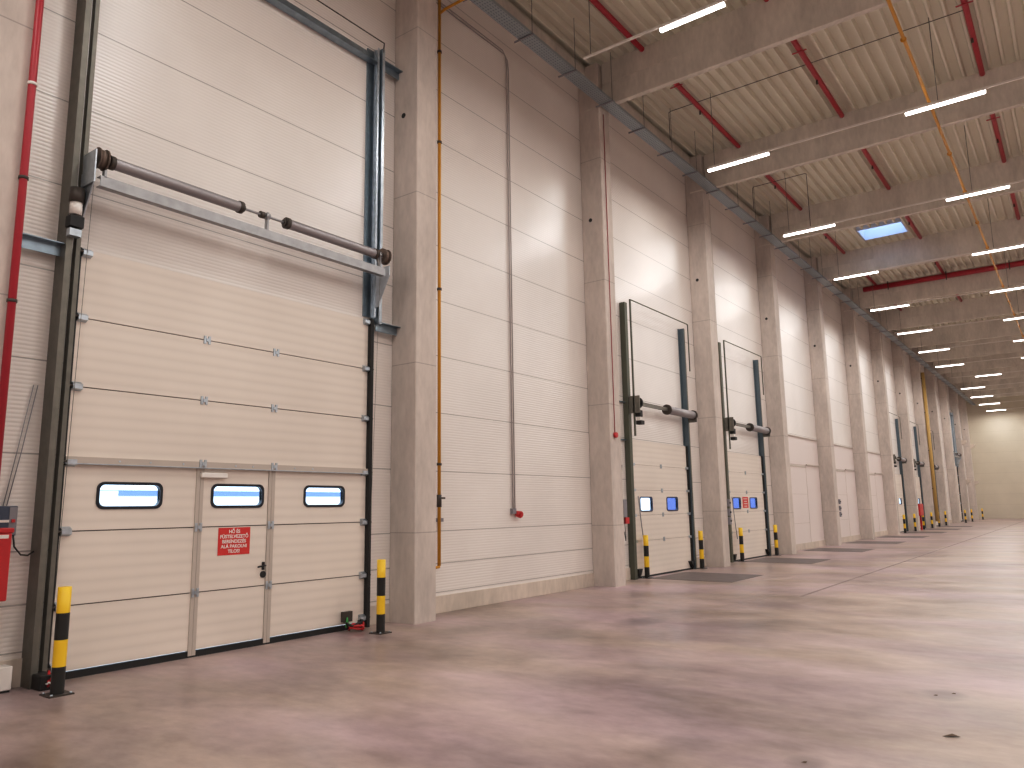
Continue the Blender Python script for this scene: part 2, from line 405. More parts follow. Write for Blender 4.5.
# ------------------------------------------------------------------ lighting rows
def lamp(x0, x1, y, label, group):
    t = thing('hanging_strip_light', label, 'light', ((x0+x1)/2, y, 9.98), group)
    MB().box(x0, x1, y-.03, y+.03, 9.985, 10.03).build('housing', M['white'], t)
    MB().box(x0+.01, x1-.01, y-.038, y+.038, 9.945, 9.985).build('diffuser', M['lens'], t)
    ld = LAMPS.get(round(x1-x0, 2))
    if ld is None:
        ld = LAMPS[round(x1-x0, 2)] = bpy.data.lights.new('lamp', 'AREA'); ld.shape = 'RECTANGLE'
        ld.size = x1-x0-.02; ld.size_y = .05; ld.energy = LAMP*ld.size*.054*PI; ld.color = (1.0, .972, .945)
    lo = bpy.data.objects.new('lamp', ld); COL.objects.link(lo); lo.parent = t
    lo.location = (0, 0, 9.941-9.98)
    return t
for j in range(-3, 13):
    y = 11.5+6*j; bay = j+1
    ph = BAY.get(bay)
    if j == 0: xs = [(3.47, 4.66), (7.92, 9.42)]
    elif j == -1: xs = [(3.47, 4.97), (7.92, 9.42)]
    elif j == 8: xs = [(3.41, 4.90), (7.9, 9.4)]
    else: xs = [(1.87, 3.41), (6.36, 7.87)]
    x = xs[-1][0]+4.49
    while x < HALL_X-2: xs.append((x, x+1.52)); x += 4.49
    order = ['nearest the wall', 'second from the wall']
    for i, (a, b) in enumerate(xs):
        vis = i < 2 and ph
        lamp(a, b, y, ('lit strip light %s, by %s' % (order[i], ph)) if vis else 'lit white strip light further out across the hall',
             'strip lights over the hall' if vis else 'strip lights further out over the hall')
    t = thing('lighting_rail', ('thin white light rail level with ' + ph) if ph else 'thin white rail for strip lights behind the camera', 'rail', (13, y, 10.05), 'rails of the strip lights')
    MB().box(1.9, HALL_X-1, y-.02, y+.02, 10.03, 10.07).build('trunking', M['white'], t)
    for xx in (2.05, 7.0, 13, 19, 25 - .5):
        MB().cyl((xx, y, 10.07), (xx, y, ROOF+.02), .008, 6).build('hanger', M['galvdull'], t)

# ------------------------------------------------------------------ ceiling pipes
for i, (x, lab) in enumerate(((1.65, 'red sprinkler pipe under the roof closest to the panel wall'), (4.48, 'red sprinkler pipe under the roof, second out from the panel wall'), (7.7, 'red sprinkler pipe under the roof beyond the yellow pipe'))):
    t = thing('sprinkler_pipe', lab, 'pipe', (x, 14, 11.88), 'red sprinkler pipes running the length of the roof')
    MB().cyl((x, Y0, 11.88), (x, 47, 11.88), .062, 14).build('pipe', M['redpipe'], t)
    for k in range(-1, 7):
        yy = CY(k)+3.4+.4*i
        MB().cyl((x-.02, yy, 11.84), (x-.02, yy, 11.72), .018, 8, .03).build('sprinkler_head', M['darkmetal'], t)
        MB().box(x-.16, x+.16, yy-1.5, yy-1.47, 11.80, 11.82).build('hanger_bracket', M['redpipe'], t)
yb = CY(6)-.02
t = thing('sprinkler_main', 'thick red pipe running across the hall against a far roof beam', 'pipe', (4, yb, 11.72))
MB().cyl((1.1, yb, 11.72), (HALL_X-.5, yb, 11.72), .12, 16).build('pipe', M['redpipe'], t)
for xx in (2.2, 4.6, 7.0):
    MB().box(xx-.02, xx+.02, yb-.14, yb-.12, 11.5, 11.9).build('clamp', M['darkmetal'], t)
# yellow gas line: riser on the wall, crossing above, run along the hall
t = thing('gas_pipe', 'thin yellow gas pipe rising on the panel wall and running along the roof', 'pipe', (.1, 9.43, .74))
MB().cyl((.1, 9.43, .76), (.1, 9.43, 11.7), .028, 12).build('riser', M['gas'], t)
MB().tube([(.1, 9.43, 10.62), (.25, 9.43, 10.65), (6.75, 9.43, 10.65), (6.8, 9.43, 10.3)], .026, 10).build('branch', M['gas'], t)
MB().tube([(6.80, Y0+1, 10.3), (6.80, 10, 10.28), (6.78, 60, 10.28)], .032, 10).build('main_run', M['gas'], t)
MB().tube([(.1, 9.43, .78), (.1, 9.42, .74), (.1, 9.25, .735)], .026, 10).build('elbow', M['gas'], t)
v = MB().cyl((.1, 9.43, 1.70), (.1, 9.43, 1.9), .04, 12).build('valve', M['darkmetal'], t)
B('valve_lever', M['darkmetal'], v, .14, .155, 9.40, 9.52, 1.83, 1.86)
B('wall_bracket', M['greybox'], t, 0, .08, 9.32, 9.56, 1.46, 1.52)
for zz in (2.4, 5.4, 8.1, 9.85):
    MB().cyl((.1, 9.43, zz-.02), (.1, 9.43, zz+.02), .042, 12).build('pipe_clip', M['darkmetal'], t)
for yy in range(12, 60, 3):
    MB().cyl((6.79, yy, 10.28), (6.79, yy+.03, 10.28), .055, 12).build('pipe_clip', M['gas'], t)
# thick yellow pipe far down the wall, distance haze muted into its colour
t = thing('thick_yellow_pipe', 'thick upright yellow pipe on a column far down the hall', 'pipe', (.70, CY(9)+CW-.14, 0))
yq = CY(9)+CW-.14
MB().cyl((.66, yq, .4), (.66, yq, 10.2), .11, 18).build('pipe', simple('hazy_yellow_pipe', (.56, .37, .13), .5), t)
for zz in (2.5, 5, 7.5, 9.8): B('clamp', M['darkmetal'], t, CX1, .60, yq-.12, yq+.12, zz-.02, zz+.02)

# thin wire loops under the deck
for k, (ya, xa, xb) in enumerate(((17.5, .9, 7.7), (23.5, 1.0, 2.7))):
    t = thing('wire_conduit', ['thin dark conduit crossing under the roof deck near the yellow pipe', 'short thin dark conduit loop under the roof near the second dock door'][k], 'conduit', (xa, ya, 11.9))
    pts = [(xa, ya, 11.1), (xa, ya, 11.88), (xa+.05, ya, 11.9), (xb-.02, ya, 11.9), (xb, ya, 11.93)] if k == 0 else [(xa, ya, 11.1), (xa, ya, 11.8), (xa+.05, ya, 11.83), (xb-.05, ya, 11.83), (xb, ya, 11.8), (xb, ya, 10.1)]
    MB().tube(pts, .011, 6).build('conduit', M['darkmetal'], t)

# ------------------------------------------------------------------ cable tray
t = thing('cable_tray', 'long galvanised perforated cable tray under the roof along the column tops', 'cable tray', (.75, 20, 10.82))
tray_m, tt, tb = nt('perforated_tray')
tc = tt.nodes.new('ShaderNodeTexCoord'); sx = tt.nodes.new('ShaderNodeSeparateXYZ'); tt.links.new(tc.outputs['Object'], sx.inputs[0])
hx = math_node(tt, 'LESS_THAN', math_node(tt, 'FRACT', math_node(tt, 'MULTIPLY', sx.outputs['Y'], 12.)), .55)
hy = math_node(tt, 'LESS_THAN', math_node(tt, 'FRACT', math_node(tt, 'MULTIPLY', sx.outputs['X'], 18.)), .4)
hole = math_node(tt, 'MULTIPLY', hx, hy)
cm = tt.nodes.new('ShaderNodeMix'); cm.data_type = 'RGBA'; cm.inputs[6].default_value = (.38, .43, .46, 1); cm.inputs[7].default_value = (.22, .25, .28, 1)
tt.links.new(hole, cm.inputs['Factor']); tt.links.new(cm.outputs[2], tb.inputs['Base Color'])
tb.inputs['Metallic'].default_value = .6; tb.inputs['Roughness'].default_value = .45
MB().box(.6, .9, Y0+.2, Y1-.1, 10.815, 10.82).build('tray_floor', tray_m, t)
MB().box(.598, .602, Y0+.2, Y1-.1, 10.82, 10.88).build('tray_side', tray_m, t)
MB().box(.898, .902, Y0+.2, Y1-.1, 10.82, 10.88).build('tray_side', tray_m, t)
yy = 12.78; n = 0
while yy < Y1-1:
    br = MB().box(.50, .95, yy-.016, yy+.016, 10.785, 10.812).build('bracket', M['greybox'], t)
    if n < 24: MB().cyl((.93, yy, 10.8), (.93, yy, ROOF+.01), .007, 6).build('threaded_rod', M['galvdull'], br)
    yy += 1.58; n += 1
for yy in (11.2, 9.62):
    br = MB().box(.50, .95, yy-.016, yy+.016, 10.785, 10.812).build('bracket', M['greybox'], t)
    MB().cyl((.93, yy, 10.8), (.93, yy, ROOF+.01), .007, 6).build('threaded_rod', M['galvdull'], br)

# thin grey conduit on the plain bay
t = thing('socket_conduit', 'pair of thin grey conduits dropping down the plain panel bay to a red socket', 'conduit', (.03, 11.58, 1.5))
for dy in (-.03, .03):
    MB().tube([(.03, 9.0, 10.9-dy), (.03, 11.45+dy, 10.9-dy), (.03, 11.55+dy, 10.8-dy), (.03, 11.58+dy, 10.6), (.03, 11.58+dy, 1.62)], .012, 8).build('conduit', M['conduit'], t)
B('junction_box', M['greybox'], t, 0, .07, 11.50, 11.60, 1.56, 1.66)
sk = MB().cyl((.03, 11.66, 1.56), (.13, 11.66, 1.54), .055, 16, .065).build('socket', M['red'], t)
MB().cyl((.13, 11.66, 1.54), (.15, 11.66, 1.535), .05, 16).build('socket_lid', M['red'], sk)

# ------------------------------------------------------------------ doors
def rrect(y0, y1, z0, z1, r, n=5):
    pts = []
    for cy, cz, a0 in ((y1-r, z1-r, 0), (y0+r, z1-r, 90), (y0+r, z0+r, 180), (y1-r, z0+r, 270)):
        for i in range(n+1):
            a = math.radians(a0+90*i/n); pts.append((cy+r*math.cos(a), cz+r*math.sin(a)))
    return pts
def window(root, y0, y1, z0, z1, fm, xf, w=.032, r=.06, depth=.05):
    o, i = rrect(y0-w, y1+w, z0-w, z1+w, r+w*.6), rrect(y0, y1, z0, z1, r)
    n = len(o); mb = MB()
    xb = xf-depth; xt = xf+.012
    vs = [(xt, *p) for p in o] + [(xt, *p) for p in i] + [(xb, *p) for p in o] + [(xb, *p) for p in i]
    fs = []
    for k in range(n):
        q = (k+1) % n
        fs += [(k, q, n+q, n+k), (2*n+k, 3*n+k, 3*n+q, 2*n+q), (k, 2*n+k, 2*n+q, q), (n+k, n+q, 3*n+q, 3*n+k)]
    mb._add(vs, fs)
    fr = mb.build('window_frame', fm, root)
    MB().prism(i, 'x', xf-.03, xf-.026).build('window_pane', M['glass'], fr)
def panel_with_holes(y0, y1, z0, z1, holes, x0, x1):
    mb = MB(); y = y0
    for a, b, c, d in holes:
        mb.box(x0, x1, y, a, z0, z1).box(x0, x1, a, b, z0, c).box(x0, x1, a, b, d, z1); y = b
    return mb.box(x0, x1, y, y1, z0, z1)
def hinge(root, x, y, z, mat='galv'):
    MB().box(x, x+.012, y-.045, y-.015, z-.05, z+.05).box(x, x+.012, y+.015, y+.045, z-.05, z+.05).box(x, x+.02, y-.015, y+.015, z-.02, z+.02).build('hinge', M[mat], root)

def text(body, parent, size, x, y, z, mat, name='lettering'):
    cu = bpy.data.curves.new(name, 'FONT'); cu.body = body; cu.size = size; cu.align_x = 'CENTER'; cu.align_y = 'CENTER'; cu.extrude = .0008
    cu.space_line = .95
    cu.offset = .0016
    cu.materials.append(mat)
    tmp = bpy.data.objects.new(name, cu); COL.objects.link(tmp)
    me = bpy.data.meshes.new_from_object(tmp.evaluated_get(bpy.context.evaluated_depsgraph_get()))
    bpy.data.objects.remove(tmp)
    o = bpy.data.objects.new(name, me); COL.objects.link(o)
    o.rotation_euler = (PI/2, 0, PI/2); o.parent = parent
    o.location = Vector((x, y, z)) - worldloc(parent)
    return o

def tall_door(k, n, detail):
    d0, d1 = tall_y(k); XB, XF = .02, .06
    z = [.075, .735, 1.495, 2.22, 3.03, 3.79, 4.57]
    root = thing('door_%d' % n, 'tall beige sectional door with a small walk-through door and three windows' if detail else 'tall sectional door in the far bay near the end wall', 'door', (.04, (d0+d1)/2, 0), None, 'structure')
    w0, w1 = d0+1.60, d0+2.52          # wicket leaf
    wins = [(d0+.375, d0+1.055), (d0+1.735, d0+2.425), (d0+3.125, d0+3.785)]
    wz = (1.752, 1.985)
    for i in range(6):
        a, b = z[i]+.006, z[i+1]-.006
        if i == 2: b -= .01
        if i < 3 and detail:
            for (ya, yb, nm) in ((d0, w0-.10, 'section_panel'), (w0, w1, 'walk_through_leaf'), (w1+.10, d1, 'section_panel')):
                hs = [(p, q, *wz) for p, q in wins if ya < p < yb] if i == 2 else []
                panel_with_holes(ya, yb, a, b, hs, XB, XF).build(nm, M['door'], root)
        else:
            MB().box(XB, XF, d0, d1, a, b).build('section_panel', M['door'], root)
    # dark recess behind the joints
    mb = MB()
    for i in range(1, 6): mb = MB().box(XB+.005, XF-.02, d0+.01, d1-.01, z[i]-.006, z[i]+.006).build('joint_seal', M['darkmetal'], root)
    B('bottom_seal', M['black'], root, XB, XF+.005, d0, d1, .0, .072)
    if detail:
        for (ya, yb) in ((w0-.10, w0-.052), (w0-.048, w0-.004), (w1+.004, w1+.048), (w1+.052, w1+.10)):
            B('door_post', M['offwhite'], root, XB, XF+.012, ya, yb, .02, 2.20)
        rail = B('header_rail', M['offwhite'], root, XF-.01, XF+.045, d0-.01, d1+.01, 2.20, 2.275)
        for yy in (d0+.55, d0+.9, d0+1.3, d0+2.0, d0+2.25, d0+2.9, d0+3.2):
            MB().cyl((XF+.045, yy, 2.24), (XF+.05, yy, 2.24), .012, 8).build('rivet', M['galv'], rail)
        B('rail_edge', M['galv'], rail, XF-.01, XF+.06, d0-.02, d1+.02, 2.196, 2.206)
        for p, q in wins: window(root, p, q, wz[0], wz[1], M['wframe'], XF)
        for i in (1, 2):
            for yy in (w0-.05, w1+.05):
                hinge(root, XF+.012, yy, z[i])
        for i in (3, 4, 5):
            for yy in (w0-.05, w1+.05): hinge(root, XF+(.045 if i == 3 else 0), yy, z[i] + (.03 if i == 3 else 0))
        B('door_closer', M['white'], root, XF, XF+.055, w0-.06, w0+.29, 2.085, 2.145, bevel=.008)
        pl = B('handle_plate', M['black'], root, XF, XF+.012, w1-.055, w1-.012, .93, 1.03, bevel=.01)
        MB().tube([(XF+.01, w1-.033, .985), (XF+.055, w1-.033, .985), (XF+.06, w1-.045, .985), (XF+.06, w1-.15, .975)], .011, 8).build('lever_handle', M['black'], pl)
        MB().cyl((XF, w1-.033, .875), (XF+.014, w1-.033, .875), .042, 16).build('lock', M['black'], root)
    for i in range(0, 7):
        for sd, yy in ((1, d0), (-1, d1)):
            zz = z[i]+.06 if i == 0 else z[i]
            if i == 6: zz = z[6]-.05
            rb = MB().prism([(XF, zz-.05), (XF+.055, zz-.03), (XF+.055, zz+.02), (XF, zz+.05)], 'y', min(yy, yy+sd*.10), max(yy, yy+sd*.10)).build('roller_bracket', M['galv'], root)
            MB().cyl((XF+.045, yy, zz), (XF+.045, yy-sd*.08, zz), .013, 8).build('roller_stem', M['darkmetal'], rb)
    return root

def tall_frame(k, label, lab2, detail):
    d0, d1 = tall_y(k)
    t = thing('lift_track', label, 'track', (.1, (d0+d1)/2, 0))
    top = 9.12
    # near side: side plate seen from the hall, front lip, roller channel
    B('side_plate', M['galvdull'], t, .002, .235, d0-.235, d0-.225, 0, top)
    B('front_lip', M['galvdull'], t, .225, .235, d0-.225, d0-.17, 0, top)
    MB().box(.08, .155, d0-.10, d0-.094, 0, top).box(.075, .082, d0-.10, d0-.055, 0, top).box(.153, .16, d0-.10, d0-.055, 0, top).build('roller_channel', M['galvdull'], t)
    B('side_seal', M['black'], t, .002, .075, d0-.05, d0-.003, 0, 4.57)
    # far side
    B('side_plate', M['bluesteel'], t, .002, .20, d1+.095, d1+.103, 4.5, top)
    B('front_lip', M['galv'], t, .19, .20, d1+.103, d1+.15, 4.5, top)
    B('lower_plate', M['galvdull'], t, .002, .10, d1+.062, d1+.07, 0, 4.5)
    MB().box(.08, .155, d1+.064, d1+.07, 4.6, top).box(.075, .082, d1+.03, d1+.07, 4.6, top).box(.153, .16, d1+.03, d1+.07, 4.6, top).build('roller_channel', M['galv'], t)
    MB().box(.002, .025, d1-.07, d1+.09, 4.62, top).build('wall_flange', M['bluesteel'], t)
    B('side_seal', M['black'], t, .002, .13, d1+.003, d1+.06, 0, 4.57)  # rubber seal, its black also standing in for the plate's dark reflection
    # header and ties
    hd = MB().box(.02, .03, d0-.22, d1+.10, 8.86, 9.06).box(.03, .16, d0-.22, d1+.10, 8.86, 8.87).build('header', M['bluesteel'], t)
    MB().tube([(.19, d0-.20, 9.05), (.21, d0-.20, 9.22), (.21, d1+.12, 9.22), (.19, d1+.12, 9.05)], .012, 6).build('guard_bar', M['darkmetal'], t)
    cn, cf = CY(k)+CW, CY(k+1)
    for zz in (4.45, 8.86):
        for ya, yb in ((cn, d0-.235), (d1+.103, cf)):
            if yb-ya < .02: continue
            MB().box(.10, .11, ya, yb, zz-.05, zz+.08).box(.11, .2, ya, yb, zz+.07, zz+.08).build('tie_bracket', M['bluesteel'], t)
    for i in range(14):
        zz = 4.7+i*.32
        MB().cyl((.12, d1+.087, zz), (.12, d1+.095, zz), .012, 8).build('bolt', M['galv'], t)
    if detail:
        B('foot_block', M['black'], t, .12, .42, d0-.22, d0-.08, 0, .14, bevel=.01)
    # spring shaft
    zs, xs = 5.50, .40
    s = thing('spring_shaft', lab2, 'spring shaft', (xs, (d0+d1)/2, zs))
    ya, yb = d0-.02, d1-.09
    MB().cyl((xs, ya-.1, zs), (xs, yb+.12, zs), .016, 10).build('shaft', M['greysteel'], s)
    def spring(a, b):
        # closely wound torsion spring: a ridged cylinder
        n = int((b-a)/.012); mb = MB(); prev = None; N = 18; r = .068
        rings = [(a+(b-a)*i/n, r if i % 2 else r*.93) for i in range(n+1)]
        vs = [(xs+rr*math.cos(2*PI*q/N), yy, zs+rr*math.sin(2*PI*q/N)) for yy, rr in rings for q in range(N)]
        fs = [(i*N+q, i*N+(q+1) % N, (i+1)*N+(q+1) % N, (i+1)*N+q) for i in range(n) for q in range(N)]
        mb._add(vs, fs, 0, True)
        o = mb.build('spring', M['spring'], s)
        for yy, e in ((a, -1), (b, 1)):
            MB().cyl((xs, yy, zs), (xs, yy+e*.055, zs), .078, 16).cyl((xs, yy+e*.055, zs), (xs, yy+e*.085, zs), .045, 12).build('spring_cone', M['darkmetal'], o)
    spring(d0+.12, d0+1.68); spring(d0+2.45, d1-.22)
    for yy in (ya+.0, yb+.08):
        MB().cyl((xs, yy-.035, zs), (xs, yy+.035, zs), .105, 24).cyl((xs, yy-.05, zs), (xs, yy-.035, zs), .12, 24).cyl((xs, yy+.035, zs), (xs, yy+.05, zs), .12, 24).build('cable_drum', M['drum'], s)
    bm_ = MB().box(xs+.02, xs+.03, d0-.02, d1-.01, zs-.31, zs-.19).box(xs-.06, xs+.02, d0-.02, d1-.01, zs-.20, zs-.19).box(xs-.06, xs+.02, d0-.02, d1-.01, zs-.31, zs-.30).build('carrier_beam', M['greysteel'], s)
    for yy in (d0+.03, d0+2.11, d1-.1):
        MB().box(xs-.03, xs+.03, yy-.012, yy+.012, zs-.2, zs+.05).cyl((xs, yy-.03, zs), (xs, yy+.03, zs), .045, 12).build('bearing_plate', M['greysteel'], s)
    MB().cyl((xs, d0+2.0, zs), (xs, d0+2.06, zs), .045, 12).build('coupling', M['darkmetal'], s)
    # end consoles carrying the beam off the tracks
    for yy in (d0-.1, d1+.05):
        MB().prism([(.16, zs-.75), (.22, zs-.75), (xs+.06, zs-.30), (xs+.06, zs-.14), (.16, zs-.14)], 'y', yy-.006, yy+.006).build('end_console', M['galv'], s)
    B('end_plate', M['galv'], s, .24, .52, d0-.13, d0-.115, zs-.32, zs+.05)
    # operator motor hanging on the near track
    mo = MB().cyl((.27, d0-.18, zs-.36), (.27, d0-.18, zs-.52), .075, 18).build('operator_motor', M['darkmetal'], s)
    MB().cyl((.27, d0-.18, zs-.52), (.27, d0-.18, zs-.66), .062, 18).build('motor_cover', M['white'], mo)
    MB().box(.21, .33, d0-.25, d0-.11, zs-.80, zs-.68).build('gear_box', M['black'], mo)
    B('terminal_box', M['galv'], mo, .23, .31, d0-.24, d0-.12, zs-.90, zs-.82)
    if detail:
        for yy in (d0-.03, d1+.015):
            MB().cyl((.115, yy, .2), (.3, yy, zs-.1), .003, 5).build('lift_cable', M['galvdull'], s)
    return t

tall_door(0, 1, True)
tall_frame(0, 'tall galvanised lift track framing the big sectional door beside the red pipe', 'grey spring shaft with two long springs across the big sectional door', True)
tall_door(11, 7, False)
tall_frame(11, 'tall galvanised lift track framing the far tall door', 'spring shaft across the far tall door near the end wall', False)

# red notice on the walk-through door
d0 = tall_y(0)[0]
sg = thing('warning_sign', 'red sign with five lines of white capitals on the walk-through door', 'sign', (.062, d0+2.05, 1.31))
MB().box(.0615, .0645, d0+1.828, d0+2.275, 1.145, 1.478).build('plate', M['sign'], sg)
for i, ln in enumerate(('H\u0150 \u00c9S', 'F\u00dcSTELVEZET\u0150', 'BERENDEZ\u00c9S', 'AL\u00c1 PAKOLNI', 'TILOS!')):
    text(ln, sg, .058, .066, d0+2.05, 1.428-.060*i, M['white'])

DN = {2: 'first dock door past the plain panel bay', 3: 'second dock door, with a red sticker between its windows', 7: 'third dock door, just past the closed-off bays',
      8: 'fourth dock door, with the red cabinet', 9: 'fifth dock door, beside the thick yellow pipe'}
def dock(k, n):
    d0, d1 = dock_y(k); near = k in (2, 3); XB, XF = .02, .06
    root = thing('door_%d' % n, 'beige sectional ' + DN[k], 'door', (.04, (d0+d1)/2, 0), None, 'structure')
    z = [.035, .85, 1.45, 2.045, 2.65, 3.25]
    wins = [(d0+.37, d0+.98), (d0+1.83, d0+2.44)]; wz = (1.56, 1.86)
    for i in range(5):
        a, b = z[i]+.003, z[i+1]-.003
        hs = [(p, q, *wz) for p, q in wins] if i == 2 else []
        panel_with_holes(d0, d1, a, b, hs, XB, XF).build('section_panel', M['door'], root)
    for i in range(1, 5): B('joint_seal', M['darkmetal'], root, XB+.005, XF-.02, d0+.01, d1-.01, z[i]-.006, z[i]+.006)
    for p, q in wins: window(root, p, q, *wz, M['bluewframe'], XF, .03, .05)
    B('bottom_seal', M['black'], root, XB, XF+.005, d0, d1, 0, .04)
    if near:
        for i in range(1, 5):
            hinge(root, XF, (d0+d1)/2, z[i])
            for sd, yy in ((1, d0), (-1, d1)):
                MB().box(XF, XF+.05, min(yy, yy+sd*.09), max(yy, yy+sd*.09), z[i]-.03, z[i]+.03).build('roller_bracket', M['galv'], root)
        for sd, yy in ((1, d0), (-1, d1)):
            MB().prism([(min(yy, yy+sd*.2), .22), (max(yy, yy+sd*.2), .22), (yy+sd*.08, .05), (yy+sd*.03, .05)], 'x', XF, XF+.09).build('corner_bracket', M['black'], root)
        MB().tube([(XF+.03, d0+.22, 1.9), (XF+.05, d0+.3, 1.2), (XF+.05, d0+.42, .65)], .012, 6).build('pull_rope', M['greybox'], root)
    nm = {2: 'first dock door', 3: 'second dock door', 7: 'third dock door', 8: 'red-cabinet dock door', 9: 'dock door past the thick yellow pipe'}[k]
    t = thing('lift_track', 'green-grey steel lift track framing the ' + nm, 'track', (.1, (d0+d1)/2, 0))
    top = 6.62
    B('side_plate', M['greensteel'], t, .002, .14, d0-.19, d0-.18, 0, top-.05)
    B('front_lip', M['greensteel'], t, .13, .14, d0-.18, d0-.06, 0, top-.05)
    B('roller_channel', M['galv'], t, .07, .10, d0-.06, d0-.03, 0, top-.05)
    B('outer_rail', M['greensteel'], t, .25, .285, d0-.16, d0-.12, 3.3, top)
    B('side_plate', M['flange'], t, .002, .15, d1+.06, d1+.068, 0, top-.1)
    B('wall_flange', M['flange'], t, .002, .02, d1+.0, d1+.06, 3.27, top-.1)
    B('front_lip', M['greensteel'], t, .14, .15, d1+.068, d1+.13, 0, top-.1)
    B('side_seal', M['black'], t, .002, .10, d1+.003, d1+.055, 0, 3.25)
    MB().tube([(.26, d0-.14, top-.02), (.26, d0-.12, top), (.26, d1+.07, top), (.26, d1+.1, top-.03), (.26, d1+.1, 5.3)], .016, 8).build('guard_bar', M['greensteel'], t)
    for zz in (4.1, 3.2):
        MB().box(.02, .06, d0-.45, d0-.18, zz, zz+.03).build('tie_bracket', M['flange'], t)
        MB().box(.02, .06, d1+.068, d1+.32, zz, zz+.03).build('tie_bracket', M['flange'], t)
    zs, xs = 4.09, .30
    s = thing('spring_shaft', 'spring shaft with grey drum spring above the ' + nm, 'spring shaft', (xs, (d0+d1)/2, zs))
    MB().box(xs-.04, xs+.04, d0+.02, d1-.1, zs-.045, zs+.035).build('shaft_tube', M['galvdull'], s)
    sp = MB().cyl((xs, d0+1.62, zs-.01), (xs, d1+.06, zs-.01), .105, 20).build('spring', M['spring'], s)
    for yy in (d0+1.58, d1+.06):
        MB().cyl((xs, yy-.04, zs-.01), (xs, yy+.03, zs-.01), .13, 20).build('spring_cone', M['darkmetal'], sp)
    MB().cyl((xs, d0-.06, zs), (xs, d0+.0, zs), .14, 22).build('cable_drum', M['black'], s)
    B('end_console', M['galvdull'], s, .14, xs+.12, d0-.16, d0-.13, zs-.25, zs+.16)
    mo = B('motor', M['black'], s, xs-.02, xs+.12, d0-.13, d0+.0, zs-.34, zs-.18, bevel=.02)
    B('motor_cover', M['white'], mo, xs, xs+.1, d0-.11, d0-.02, zs-.43, zs-.34)
    B('gear_box', M['black'], mo, xs-.01, xs+.13, d0-.12, d0+.04, zs-.52, zs-.43)
    B('end_console', M['galvdull'], s, .14, xs+.08, d1+.10, d1+.12, zs-.2, zs+.1)
    B('stop_bar', M['galvdull'], s, .1, .14, d1+.12, d1+.42, zs-.05, zs-.02)
    return root
n = 2
for k in DOCK: dock(k, n); n += 1
# sticker on second dock door
d0, d1 = dock_y(3)
s = thing('warning_sticker', 'small red sticker with white lines between the windows of the second dock door', 'sign', (.062, d0+1.4, 1.7))
MB().box(.0605, .063, d0+1.17, d0+1.66, 1.56, 1.90).build('plate', M['sign'], s)
for i in range(4):
    B('text_line', M['white'], s, .063, .0642, d0+1.25+.04*(i % 2), d0+1.58-.04*(i % 2), 1.83-.075*i, 1.85-.075*i)

# closed-off bays
IN = {4: 'first', 5: 'second', 6: 'third'}
for k in (4, 5, 6):
    a, b = CY(k)+CW, CY(k+1)
    t = tag(bpy.data.objects.new('door_%d' % (n+4), None), 'blank panelled closure filling the %s closed-off bay' % IN[k], 'door', None, 'structure'); COL.objects.link(t); n += 1
    t.location = (0.01, (a+b)/2, 0)
    y0, y1 = a+1.25, b-.12
    B('upper_panel', M['infill'], t, 0, .03, y0-.1, y1, 3.12, 4.16)
    B('ledge_flashing', M['offwhite'], t, 0, .07, y0-.1, y1, 4.16, 4.20)
    B('lower_panel', M['infill'], t, 0, .045, y0, y0+2.3, .22, 3.03)
    B('ledge_flashing', M['offwhite'], t, 0, .06, y0-.05, y0+2.35, 3.03, 3.07)
    B('side_panel', M['infill'], t, 0, .03, y0+2.36, y1, .22, 3.12)
    B('ledge_flashing', M['offwhite'], t, 0, .075, y0+2.38, y1, 3.12, 3.17)
    for zz in (.95, 2.02): B('panel_joint', M['offwhite'], t, .0, .048, y0, y0+2.3, zz-.006, zz+.006)
    B('panel_joint', M['offwhite'], t, .0, .05, y0+2.295, y0+2.31, .22, 3.03)
    B('plinth', M['curb'], t, 0, .05, a, b, 0, .22)

# dark plates let into the floor
for k in (2, 3, 4, 5, 6, 7, 8, 9):
    y = CY(k)+2.05
    B('floor_plate', M['pad'], None, .28, 2.26, y, y+2.05, .0005, .005)
    o = bpy.context.scene.collection.objects[-1]
    tag(o, 'dark rectangular plate on the floor in front of ' + BAY[k], 'floor plate', 'dark floor plates along the wall', 'thing')

# floor joints
jm = MB().box(4.24, 4.30, 14.6, Y1, .0004, .002)
struct(jm.build('floor_joint_line', M['joint']))

# ------------------------------------------------------------------ bollards
def make_bollard():
    root = thing('bollard', '', 'bollard', (0, 0, 0))
    mb = MB(); r = .059; nn = 24; hs = [.012, .255, .50, .745, .985]
    for i in range(4):
        mb.cyl((0, 0, hs[i]), (0, 0, hs[i+1]), r, nn, mi=(1, 0, 1, 0)[i], caps=False)
    mb.v.append((0, 0, .99)); c = len(mb.v)-1; base = c-nn
    for i in range(nn): mb.f.append((base+i, base+(i+1) % nn, c)); mb.m.append(0); mb.sm.append(False)
    mb.build('post', [M['yellow'], M['blackpaint']], root)
    p = B('base_plate', M['darkmetal'], root, -.11, .11, -.11, .11, 0, .012)
    for sx_ in (-1, 1):
        for sy in (-1, 1): MB().cyl((sx_*.085, sy*.085, .012), (sx_*.085, sy*.085, .026), .014, 6).build('bolt', M['galv'], p)
    return root
proto = make_bollard()
spots = [(.70, 3.45, 'yellow-black bollard by the near post of the tall sectional door'),
         (.68, 7.60, 'yellow-black bollard between the tall sectional door and the concrete column'),
         (.20, 16.53, 'yellow-black bollard by the near edge of the first dock door'),
         (.22, 19.68, 'yellow-black bollard by the far edge of the first dock door'),
         (.24, 22.60, 'yellow-black bollard by the near edge of the second dock door'),
         (.26, 25.70, 'yellow-black bollard by the far edge of the second dock door')]
